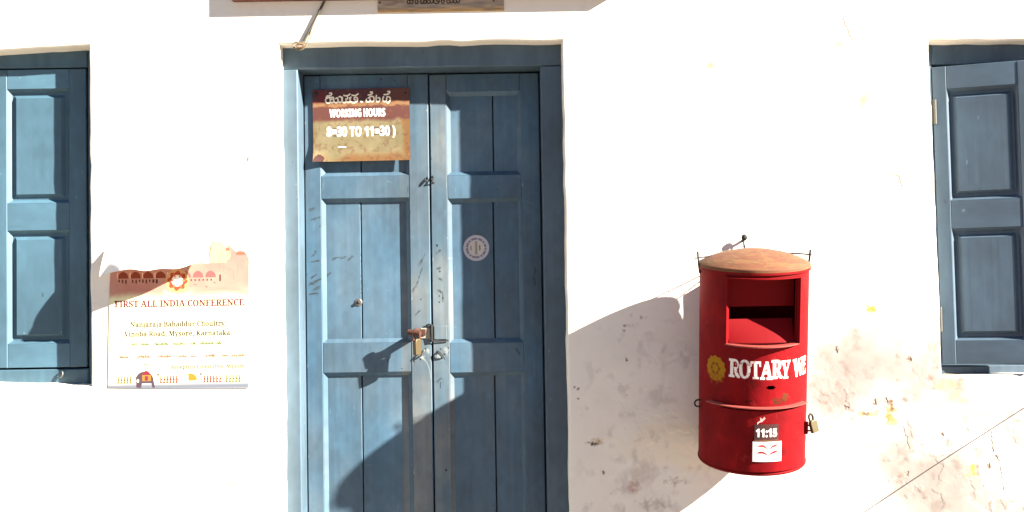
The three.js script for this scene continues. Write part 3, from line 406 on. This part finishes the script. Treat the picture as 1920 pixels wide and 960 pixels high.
// ---------------------------------------------------------------- tin notice on the door
function strokes(k, glyphs, x, y, s, adv) { for (const g of glyphs) { for (const st of g) { k.beginPath(); st.forEach((p, i) => (i === 0 ? k.moveTo(x + p[0] * s, y + p[1] * s) : p.length === 4 ? k.quadraticCurveTo(x + p[0] * s, y + p[1] * s, x + p[2] * s, y + p[3] * s) : k.lineTo(x + p[0] * s, y + p[1] * s))); k.stroke(); } x += adv * s; } }
// rounded letters of the southern script, as pen strokes in a unit box
const G = {
  ke: [[[0.15, 0.42], [0.85, 0.42]], [[0.5, 0.42], [0.05, 0.5, 0.1, 0.75], [0.15, 1.0, 0.42, 0.98], [0.62, 0.9, 0.55, 0.62], [0.5, 0.42, 0.5, 0.42]], [[0.55, 0.62], [0.95, 0.5, 0.9, 0.8], [0.82, 1.0, 0.62, 0.92]], [[0.25, 0.28], [0.6, 0.3, 0.7, 0.12], [0.72, -0.05, 0.5, 0.02]]],
  la: [[[0.1, 0.5], [0.05, 0.98, 0.35, 0.96], [0.58, 0.9, 0.5, 0.6], [0.45, 0.4, 0.3, 0.55]], [[0.5, 0.7], [0.6, 1.0, 0.8, 0.9], [0.98, 0.75, 0.85, 0.45], [0.75, 0.3, 0.62, 0.4]]],
  sa: [[[0.15, 0.45], [0.05, 0.95, 0.35, 0.97], [0.55, 0.95, 0.5, 0.6]], [[0.5, 0.75], [0.6, 1.0, 0.8, 0.93], [0.95, 0.8, 0.85, 0.5]], [[0.3, 0.25], [0.6, 0.4, 0.9, 0.15]], [[0.62, 0.3], [0.68, 0.5, 0.66, 0.62]]],
  da: [[[0.2, 0.45], [0.02, 0.7, 0.2, 0.92], [0.5, 1.08, 0.75, 0.9], [0.95, 0.7, 0.75, 0.48], [0.55, 0.4, 0.5, 0.6], [0.5, 0.75, 0.66, 0.72]], [[0.3, 0.25], [0.6, 0.4, 0.9, 0.15]]],
  dot: [[[0.35, 0.9], [0.5, 0.95]]],
  ve: [[[0.12, 0.7], [0.02, 0.98, 0.3, 0.96], [0.55, 0.9, 0.45, 0.62], [0.4, 0.5, 0.3, 0.58]], [[0.45, 0.75], [0.55, 1.0, 0.75, 0.92], [0.95, 0.8, 0.82, 0.5], [0.7, 0.38, 0.45, 0.45]], [[0.3, 0.28], [0.6, 0.3, 0.7, 0.1], [0.72, -0.05, 0.52, 0.02]]],
  i: [[[0.3, 0.35], [0.2, 0.8, 0.35, 0.95], [0.6, 1.0, 0.65, 0.7], [0.6, 0.5, 0.45, 0.6]]],
  lle: [[[0.2, 0.5], [0.0, 0.8, 0.25, 0.95], [0.5, 1.0, 0.5, 0.65], [0.5, 0.45, 0.7, 0.5], [0.95, 0.6, 0.8, 0.9], [0.65, 1.2, 0.55, 1.05]], [[0.25, 0.28], [0.65, 0.32, 0.8, 0.1], [0.85, -0.08, 0.62, 0.0]]],
  ma: [[[0.1, 0.6], [0.05, 0.98, 0.3, 0.94], [0.5, 0.86, 0.42, 0.6]], [[0.15, 0.5], [0.9, 0.5]], [[0.42, 0.75], [0.6, 1.0, 0.75, 0.9], [0.95, 0.75, 0.75, 0.55]]],
};
{
  const W = 1024, H = 760, [c, k] = canvas(W, H);
  pixels(k, W, H, (i, j) => {
    const u = i / W, v = j / H + 0.03 * (fbm(i / 60, 3, 5, 3) - 0.5) * 1.2, n = fbm(u * 9, v * 7, 15, 5), n2 = fbm(u * 30, v * 22, 25, 3);
    const vv = v + 0.035 * (n - 0.5) + 0.02 * (n2 - 0.5), mx = (p, q, t) => p.map((e, z) => e + (q[z] - e) * t);
    let c0 = mx([66, 22, 24], [104, 16, 26], sm(0.2, 0.05, u) * sm(0.4, 0.5, n)); c0 = mx(c0, [90, 50, 32], sm(0.7, 0.85, u) * 0.8); c0 = mx(c0, [122, 88, 56], sm(0.165, 0.2, vv)); c0 = mx(c0, [80, 41, 33], sm(0.23, 0.26, vv)); c0 = mx(c0, [96 + 34 * n, 86 + 32 * n, 56 + 32 * n], sm(0.40, 0.47, vv));
    let edge = Math.max(sm(0.16, 0.0, 1 - u), sm(0.22, 0.0, 1 - v) * (0.6 + 0.4 * sm(0.2, 0.5, u)), 0.6 * sm(0.07, 0, u)), t = v > 0.43 ? 0.85 * sm(0.26, 0.8, edge * 0.8 + (n - 0.5) * 0.7 + 0.08) : sm(0.62, 0.72, n2) * 0.5;
    const br = sm(0.52, 0.8, n2) * 0.38;
    let o = c0.map((q, z) => q + ([104, 68, 30][z] - q) * t); o = o.map((q, z) => q + ([78, 42, 24][z] - q) * br);
    if (Math.hypot((u - 0.06) * 1.2, v - 0.97) < 0.07 + 0.05 * (n - 0.5) + 0.05 * (n2 - 0.5)) o = [62, 26, 18];
    return o;
  });
  k.lineCap = 'round'; k.lineJoin = 'round';
  k.strokeStyle = '#e4d8c0'; k.lineWidth = 15; strokes(k, [G.ke, G.la, G.sa, G.da, G.dot, G.ve, G.i, G.lle], 126, 37, 108, 0.80);
  const txt = (s, x, y, w, h, f) => { k.save(); k.font = 'bold 100px sans-serif'; const m = k.measureText(s).width; k.translate(x, y); k.scale(w / m, h / 72); k.fillStyle = k.strokeStyle = '#e6e2da'; k.lineWidth = f; k.fillText(s, 0, 0); k.strokeText(s, 0, 0); k.restore(); };
  txt('WORKING HOURS', 178, 292, 590, 82, 5); 
  k.fillStyle = 'rgba(58,46,42,0.55)'; k.fillRect(215, 410, 40, 92); k.fillRect(640, 400, 190, 90);
  txt('8=30 TO 11=30 )', 142, 496, 730, 100, 4);
  k.fillStyle = '#d8d2c8'; k.fillRect(262, 603, 86, 11);
  const t = colorTex(c), g0 = new THREE.PlaneGeometry(0.3165, 0.2375, 24, 18), p = g0.attributes.position;
  const bend = (g, dz) => { const q = g.attributes.position; for (let i = 0; i < q.count; i++) { const u = q.getX(i) / 0.3165 + 0.5, v = q.getY(i) / 0.2375 + 0.5; q.setZ(i, dz + 0.0015 * Math.sin(u * 7) * Math.sin(v * 5) + 0.012 * Math.pow(Math.max(0, 0.22 - u - v * 0.8) / 0.22, 1.5) + 0.003 * sm(0.15, 0, v)); } g.computeVertexNormals(); return g; };
  bend(g0, 0.0015); const g1 = bend(g0.clone(), -0.0003); g1.index.array.reverse(); g1.computeVertexNormals();
  const s = thing('tin_notice', 'rusty tin notice with working hours nailed on the blue door', 'sign', [-0.4855, 1.699, LEAF]);
  const g = merged([g0, g1]).rotateZ(0.006).translate(-0.4855, 1.8185, LEAF + 0.0065);
  part('plate', g, new THREE.MeshStandardMaterial({ map: t, roughness: 0.6, metalness: 0.1 }), s);
  for (const [x, y] of [[-0.632, 1.925], [-0.340, 1.922], [-0.338, 1.714]]) part('nail', new THREE.SphereGeometry(0.0035, 8, 6).scale(1, 1, 0.6).translate(x, y, LEAF + 0.0085), darkIron, s);
}
{ // round sticker
  const [c, k] = canvas(256, 256); k.fillStyle = '#a8a4a8'; k.fillRect(0, 0, 256, 256); k.strokeStyle = '#6c6874'; k.lineWidth = 20; k.setLineDash([44, 8, 20, 12, 60, 10]); k.beginPath(); k.arc(128, 128, 92, 0, 6.283); k.stroke(); k.setLineDash([]); k.fillStyle = '#b4aca2'; k.beginPath(); k.arc(128, 128, 76, 0, 6.283); k.fill();
  k.fillStyle = '#6a625e'; k.fillRect(100, 86, 52, 14); k.fillStyle = '#8c8078'; k.fillRect(62, 116, 132, 26); k.fillStyle = '#86877a'; k.fillRect(106, 170, 46, 18); k.fillRect(96, 204, 64, 5); k.strokeStyle = '#c0bcc0'; k.lineWidth = 4; k.beginPath(); k.moveTo(126, 20); k.lineTo(126, 84); k.stroke();
  const s = new THREE.Mesh(new THREE.CylinderGeometry(0.0425, 0.0425, 0.0008, 40).rotateX(Math.PI / 2), new THREE.MeshStandardMaterial({ map: colorTex(c), roughness: 0.7 })); s.castShadow = s.receiveShadow = true;
  s.name = 'round_sticker'; s.position.set(-0.1169, 1.4105, PAN + 0.0006); s.userData = { label: 'round pale grey sticker on the blue door leaf', category: 'sticker' }; scene.add(s);
}

// ---------------------------------------------------------------- poster with its torn, curled top
{
  const x0 = -1.268, x1 = -0.818, y0 = 0.978, y1 = 1.446, W = 1000, H = 1040, [c, k] = canvas(W, H), X = (x) => (x - x0) / (x1 - x0) * W, Y = (y) => (y1 - y) / (y1 - y0) * H;
  k.fillStyle = '#ebe8d6'; k.fillRect(0, 0, W, H);
  const yb = Y(1.262); // printed building fades into the paper above the title
  pixels(k, W, H, (i, j) => { const n = fbm(i / 90, j / 90, 5, 4), t = j < yb ? sm(yb + 10, yb - 60, j + 50 * (n - 0.5)) : 0, rgt = sm(300, 620, i); const p = [168 - 6 * rgt, 104 + 6 * rgt, 94 + 6 * rgt], w = [224, 219, 174]; return w.map((q, z) => q + (p[z] - q) * t * (0.85 + 0.3 * (n - 0.5))); });
  k.fillStyle = '#b0a57c'; k.fillRect(X(-0.945), 0, 120, Y(1.372)); k.fillStyle = 'rgba(120,80,56,0.8)'; k.fillRect(X(-0.895), Y(1.418), 28, 22); k.fillRect(X(-0.862), Y(1.405), 70, 22); k.fillStyle = 'rgba(200,170,120,0.6)'; k.beginPath(); k.ellipse(X(-0.888), Y(1.395), 20, 34, 0, 0, 6.283); k.fill();
  // arcade of the printed building
  for (let q = 0; q < 8; q++) { const ax = X(-1.232 + q * 0.039); if (q > 3 && q < 5) continue; k.fillStyle = q < 4 ? '#7c2c12' : '#8a504c'; k.beginPath(); k.moveTo(ax, Y(1.327)); k.lineTo(ax + 4, Y(1.338)); k.quadraticCurveTo(ax + 36, Y(1.358), ax + 70, Y(1.338)); k.lineTo(ax + 74, Y(1.327)); k.closePath(); k.fill(); }
  k.fillStyle = 'rgba(232,190,160,0.85)'; for (let q = 0; q < 5; q++) k.fillRect(X(-1.234 + q * 0.039), Y(1.345), 7, Y(1.327) - Y(1.345));
  k.fillStyle = '#4a2018'; for (let q = 0; q < 12; q++) { if (q === 3) continue; k.fillRect(X(-1.230 + q * 0.0106), Y(1.3235), q > 9 ? 14 : 10, 18 + (q % 3) * 5); } for (let q = 0; q < 6; q++) k.fillRect(X(-1.005 + q * 0.0125), Y(1.322), 10, 12); k.fillRect(X(-0.915), Y(1.335), 11, 46);
  k.strokeStyle = 'rgba(150,110,80,0.7)'; k.lineWidth = 4; k.strokeRect(X(-0.915), Y(1.40), 30, 120); k.beginPath(); k.moveTo(X(-0.858), Y(1.37)); k.lineTo(X(-0.858), Y(1.335)); k.moveTo(X(-0.885), Y(1.35)); k.lineTo(X(-0.872), Y(1.35)); k.lineTo(X(-0.870), Y(1.32)); k.stroke();
  k.fillStyle = 'rgba(150,70,50,0.5)'; for (const [x, y] of [[-0.99, 1.305], [-0.955, 1.298], [-0.93, 1.31]]) { k.beginPath(); k.ellipse(X(x), Y(y), 12, 5, 0.3, 0, 6.283); k.fill(); }
  // toothed wheel
  k.save(); k.translate(X(-1.046), Y(1.318)); k.fillStyle = '#c09060'; k.beginPath(); k.arc(0, 0, 82, 0, 6.283); k.fill(); k.fillStyle = '#a03c1a'; k.beginPath(); for (let q = 0; q < 32; q++) { const a = q / 32 * 6.283, rr = q % 4 < 2 ? 70 : 58; k.lineTo(Math.cos(a) * rr, Math.sin(a) * rr); } k.closePath(); k.fill(); k.fillStyle = '#f0dccb'; k.beginPath(); k.arc(0, 0, 40, 0, 6.283); k.fill(); k.strokeStyle = '#b86a44'; k.lineWidth = 9; for (let q = 0; q < 6; q++) { const a = q / 6 * 6.283; k.beginPath(); k.moveTo(Math.cos(a) * 12, Math.sin(a) * 12); k.lineTo(Math.cos(a) * 56, Math.sin(a) * 56); k.stroke(); } k.fillStyle = '#f4ece0'; k.beginPath(); k.arc(0, 0, 27, 0, 6.283); k.fill(); k.fillStyle = '#cf9a8c'; k.fillRect(-8, -10, 6, 20); k.fillRect(4, -10, 6, 20); k.restore();
  k.strokeStyle = 'rgba(230,235,235,0.9)'; k.lineWidth = 13; k.beginPath(); k.moveTo(X(-1.09), Y(1.285)); k.quadraticCurveTo(X(-1.045), Y(1.262), X(-1.0), Y(1.282)); k.stroke();
  const txt = (s, xa, xb, y, h, col, f = 'serif', lw = 1) => { k.save(); k.font = 'bold 60px ' + f; const m = k.measureText(s).width; k.translate(X(xa), Y(y)); k.scale((X(xb) - X(xa)) / m, h / 43 * (H / (y1 - y0))); k.fillStyle = k.strokeStyle = col; k.lineWidth = lw; k.fillText(s, 0, 0); if (lw) k.strokeText(s, 0, 0); k.restore(); };
  txt('FIRST ALL INDIA CONFERENCE', -1.243, -0.838, 1.238, 0.020, '#5c0c22', 'serif', 2.8);
  txt('at', -1.053, -1.038, 1.208, 0.009, '#66665c', 'serif', 0.6);
  txt('Nanjaraja Bahaddur Choultry,', -1.194, -0.893, 1.175, 0.016, '#2c1d18', 'serif', 2.4); txt('Vinoba Road, Mysore, Karnataka.', -1.213, -0.876, 1.146, 0.016, '#2c1d18', 'serif', 2.4);
  // lines too faint to read: rows of worn ink
  const R = rngOf(8), faint = (xa, xb, y, col, gaps) => { k.strokeStyle = col; k.lineWidth = 4; let x = X(xa); while (x < X(xb)) { const wl = 30 + R() * 70; k.beginPath(); for (let q = 0; q < wl; q += 7) { k.moveTo(x + q, Y(y) + (R() - 0.5) * 4); k.lineTo(x + q + (R() - 0.5) * 5, Y(y) - 9 - R() * 14); k.lineTo(x + q + 6, Y(y) - R() * 8); } k.stroke(); x += wl + gaps * (0.6 + R()); } };
  faint(-1.19, -0.905, 1.117, 'rgba(66,80,34,0.9)', 26); faint(-1.228, -0.850, 1.078, 'rgba(96,56,48,0.85)', 46);
  txt('Reception Committee, Mysore', -1.068, -0.838, 1.0435, 0.012, '#332c2a', 'serif', 1.8);
  // strip of little printed figures along the bottom edge
  k.fillStyle = '#7a7980'; k.fillRect(0, Y(0.9965), W, 60); k.fillStyle = 'rgba(96,104,112,0.8)'; k.fillRect(0, Y(0.992), W, 18);
  const fig = (x, col, n, st) => { k.strokeStyle = col; k.lineWidth = 8; for (let q = 0; q < n; q++) { const fx = X(x + q * st); k.beginPath(); k.moveTo(fx, Y(1.0)); k.lineTo(fx + 2, Y(1.022)); k.moveTo(fx - 6, Y(1.0)); k.lineTo(fx + 10, Y(1.003)); k.moveTo(fx, Y(1.014)); k.lineTo(fx + 10, Y(1.009)); k.stroke(); } };
  fig(-1.233, '#5e5010', 5, 0.0095); fig(-1.10, '#701408', 6, 0.0098); fig(-0.965, '#701018', 6, 0.0098); fig(-0.895, '#545210', 5, 0.0098);
  k.fillStyle = '#43303a'; k.beginPath(); k.moveTo(X(-1.176), Y(0.987)); k.lineTo(X(-1.178), Y(1.018)); k.quadraticCurveTo(X(-1.168), Y(1.038), X(-1.15), Y(1.036)); k.quadraticCurveTo(X(-1.125), Y(1.034), X(-1.122), Y(1.01)); k.lineTo(X(-1.118), Y(0.986)); k.lineTo(X(-1.126), Y(0.986)); k.lineTo(X(-1.13), Y(1.0)); k.lineTo(X(-1.158), Y(1.0)); k.lineTo(X(-1.162), Y(0.986)); k.closePath(); k.fill();
  k.fillStyle = '#f0e8e0'; k.beginPath(); k.ellipse(X(-1.171), Y(1.008), 8, 12, 0, 0, 6.283); k.fill(); k.fillStyle = '#8a6420'; k.fillRect(X(-1.158), Y(1.03), 62, 52); k.fillStyle = '#701428'; k.beginPath(); k.moveTo(X(-1.16), Y(1.026)); k.quadraticCurveTo(X(-1.145), Y(1.052), X(-1.13), Y(1.026)); k.closePath(); k.fill(); k.fillRect(X(-1.149), Y(1.022), 20, 30); k.strokeStyle = '#5a4a40'; k.lineWidth = 6; k.beginPath(); k.moveTo(X(-1.157), Y(1.053)); k.quadraticCurveTo(X(-1.146), Y(1.068), X(-1.135), Y(1.052)); k.moveTo(X(-1.146), Y(1.06)); k.lineTo(X(-1.146), Y(1.04)); k.stroke();
  k.fillStyle = '#87701c'; k.beginPath(); k.moveTo(X(-1.013), Y(1.005)); k.lineTo(X(-1.015), Y(1.028)); k.quadraticCurveTo(X(-0.99), Y(1.032), X(-0.986), Y(1.008)); k.closePath(); k.fill(); k.strokeStyle = '#c8b8b0'; k.lineWidth = 5; k.beginPath(); k.arc(X(-1.03), Y(1.008), 26, 3.1, 6.1); k.stroke(); k.fillStyle = '#5a5a50'; for (const x of [-1.108, -0.975]) { k.beginPath(); k.ellipse(X(x), Y(1.026), 9, 9, 0, 0, 6.283); k.fill(); }
  const out = [[-1.2645, 0.988], [-1.12, 0.984], [-0.96, 0.981], [-0.8275, 0.9795], [-0.8258, 1.1], [-0.8235, 1.25], [-0.8225, 1.352], [-0.8215, 1.378], [-0.826, 1.394], [-0.836, 1.405], [-0.850, 1.412], [-0.862, 1.404], [-0.872, 1.415], [-0.884, 1.428], [-0.898, 1.422], [-0.906, 1.439], [-0.922, 1.436], [-0.936, 1.4435], [-0.941, 1.41], [-0.947, 1.382], [-0.98, 1.372], [-1.05, 1.366], [-1.14, 1.362], [-1.2, 1.358], [-1.255, 1.345], [-1.258, 1.3], [-1.261, 1.15]];
  const sh = new THREE.Shape(out.map((p) => new THREE.Vector2(...p)));
  const g = metreUV(new THREE.ExtrudeGeometry(sh, { depth: 0.0006, bevelEnabled: false }).translate(0, 0, 0.0022)); fitUV(g, x0, x1, y0, y1);
  const ps = thing('paper_poster', 'cream conference poster with its top torn and curling off the white wall', 'poster', [-1.045, 0.98, 0]);
  part('sheet', g, new THREE.MeshStandardMaterial({ map: colorTex(c), roughness: 0.8 }), ps);
  // the loosened top hangs forward, its blank back showing
  const A = [], NU = 36, NV = 12, P = (i, j) => {
    const u = i / NU, v = j / NV, x = -1.2705 + 0.335 * u, topY = 1.418 + 0.026 * u + 0.004 * Math.sin(u * 19), out = u < 0.3 ? 0.045 + 0.05 * sm(0, 0.3, u) : 0.095 - 0.062 * sm(0.45, 1, u);
    const by = 1.334 + 0.018 * sm(0, 0.22, u) + 0.020 * sm(0.6, 1, u) + 0.003 * Math.sin(u * 23);
    const q = Math.sin(v * 1.5708); return [x + 0.006 * Math.sin(v * 3) * (0.5 - u), topY + (by - topY) * Math.pow(v, 1.15), 0.0045 + out * Math.pow(q, 1.1)];
  };
  for (let i = 0; i < NU; i++) for (let j = 0; j < NV; j++) A.push([P(i, j + 1), P(i + 1, j + 1), P(i + 1, j), P(i, j)]);
  const fg = mergeVertices(quads(A).deleteAttribute('normal').deleteAttribute('uv')); fg.computeVertexNormals(); 
  part('curled_flap', fg, new THREE.MeshStandardMaterial({ color: 0xe8e4da, roughness: 0.85, side: THREE.DoubleSide }), ps, 'blank white back of the torn poster top');
}

// ---------------------------------------------------------------- boards over the door
{
  const [c, k] = canvas(512, 256); pixels(k, 512, 256, (i, j) => { const v = 0.8 + 0.4 * fbm(i / 12, j / 60, 3, 4); return [96 * v, 44 * v, 36 * v]; });
  const s = new THREE.Group();
  const b = thing('signboard', 'long dark red signboard fixed over the blue door', 'signboard', [-0.26, 2.187, 0]);
  part('board', cbox(-0.862, 0.331, 2.190, 2.62, 0.004, 0.036, 0.002).rotateZ(0), new THREE.MeshStandardMaterial({ map: (() => { const t = colorTex(c); t.wrapS = t.wrapT = THREE.RepeatWrapping; return t; })(), roughness: 0.7 }), b);
  const [c2, k2] = canvas(1024, 256); pixels(k2, 1024, 256, (i, j) => { const n = fbm(i / 90, j / 14, 13, 4), v = 0.75 + 0.5 * n, o = sm(205, 250, j + 30 * (n - 0.5)); return [(150 + 30 * o) * v, (138 + 6 * o) * v, (124 - 30 * o) * v]; });
  k2.lineCap = 'round'; k2.strokeStyle = '#262019'; k2.lineWidth = 9; strokes(k2, [G.ma, G.i, G.sa, G.la, G.da, G.i, G.la, G.la], 235, 128, 62, 0.86);
  for (const x of [150, 330, 700, 840]) { k2.fillStyle = 'rgba(70,50,36,0.4)'; k2.beginPath(); k2.ellipse(x, 150 + (x % 7) * 8, 6, 8, 0, 0, 6.283); k2.fill(); }
  const p = thing('wooden_plate', 'weathered grey wooden name plate with black lettering below the red signboard', 'sign', [-0.21, 2.15, 0]);
  part('board', fitUV(cbox(-0.410, -0.0125, 2.1505, 2.2495, 0.001, 0.0035, 0.0008), -0.410, -0.0125, 2.1505, 2.2495), new THREE.MeshStandardMaterial({ map: colorTex(c2), roughness: 0.85 }), p);
  for (const x of [-0.403, -0.045]) part('nail', new THREE.SphereGeometry(0.003, 8, 6).translate(x, 2.182, 0.0036), darkIron, p);
}
{ // loose loop of wire above the door
  const wm = new THREE.MeshStandardMaterial({ color: 0x6c6348, roughness: 0.7 });
  const w = thing('wire_loop', 'loose pale wire hanging from the signboard and ending in a loop over the door head', 'wire', [-0.62, 2.04, 0.01]);
  part('strand', tube([[-0.579, 2.188, 0.006], [-0.590, 2.168, 0.0055], [-0.603, 2.140, 0.005], [-0.622, 2.098, 0.005], [-0.640, 2.066, 0.005], [-0.652, 2.056, 0.006], [-0.669, 2.061, 0.007], [-0.676, 2.050, 0.007], [-0.667, 2.039, 0.006], [-0.651, 2.036, 0.006], [-0.638, 2.046, 0.007], [-0.630, 2.064, 0.007], [-0.618, 2.098, 0.0065], [-0.604, 2.135, 0.008]], 0.0024, 90, 7), wm, w);
  part('strand', tube([[-0.575, 2.188, 0.011], [-0.586, 2.166, 0.010], [-0.600, 2.142, 0.009], [-0.610, 2.122, 0.009], [-0.634, 2.078, 0.009], [-0.641, 2.066, 0.009]], 0.0028, 40, 7), new THREE.MeshStandardMaterial({ color: 0x3c372c, roughness: 0.8 }), w, 'darker strand');
  part('coil', tube(Array.from({ length: 22 }, (_, i) => { const a = i * 0.9; return [-0.653 + 0.012 * Math.cos(a), 2.047 + 0.006 * Math.sin(a), 0.010 + 0.0003 * i]; }), 0.0018, 80, 6), new THREE.MeshStandardMaterial({ color: 0x6e4a34, roughness: 0.8 }), w);
}
{ // thin cable along the wall, lower right
  const m = new THREE.Mesh(tube([[0.80, 0.395, 0.0045], [1.08, 0.566, 0.0045], [1.34, 0.729, 0.0045], [1.586, 0.880, 0.0045], [2.6, 1.50, 0.0045]], 0.0012, 40, 6), new THREE.MeshStandardMaterial({ color: 0x7c7672, roughness: 0.8 }));
  m.name = 'thin_cable'; m.castShadow = m.receiveShadow = true; m.userData = { label: 'thin grey cable running diagonally across the wall under the shuttered window', category: 'cable' }; scene.add(m);
}

scene.updateMatrixWorld(true);
renderer.render(scene, camera);
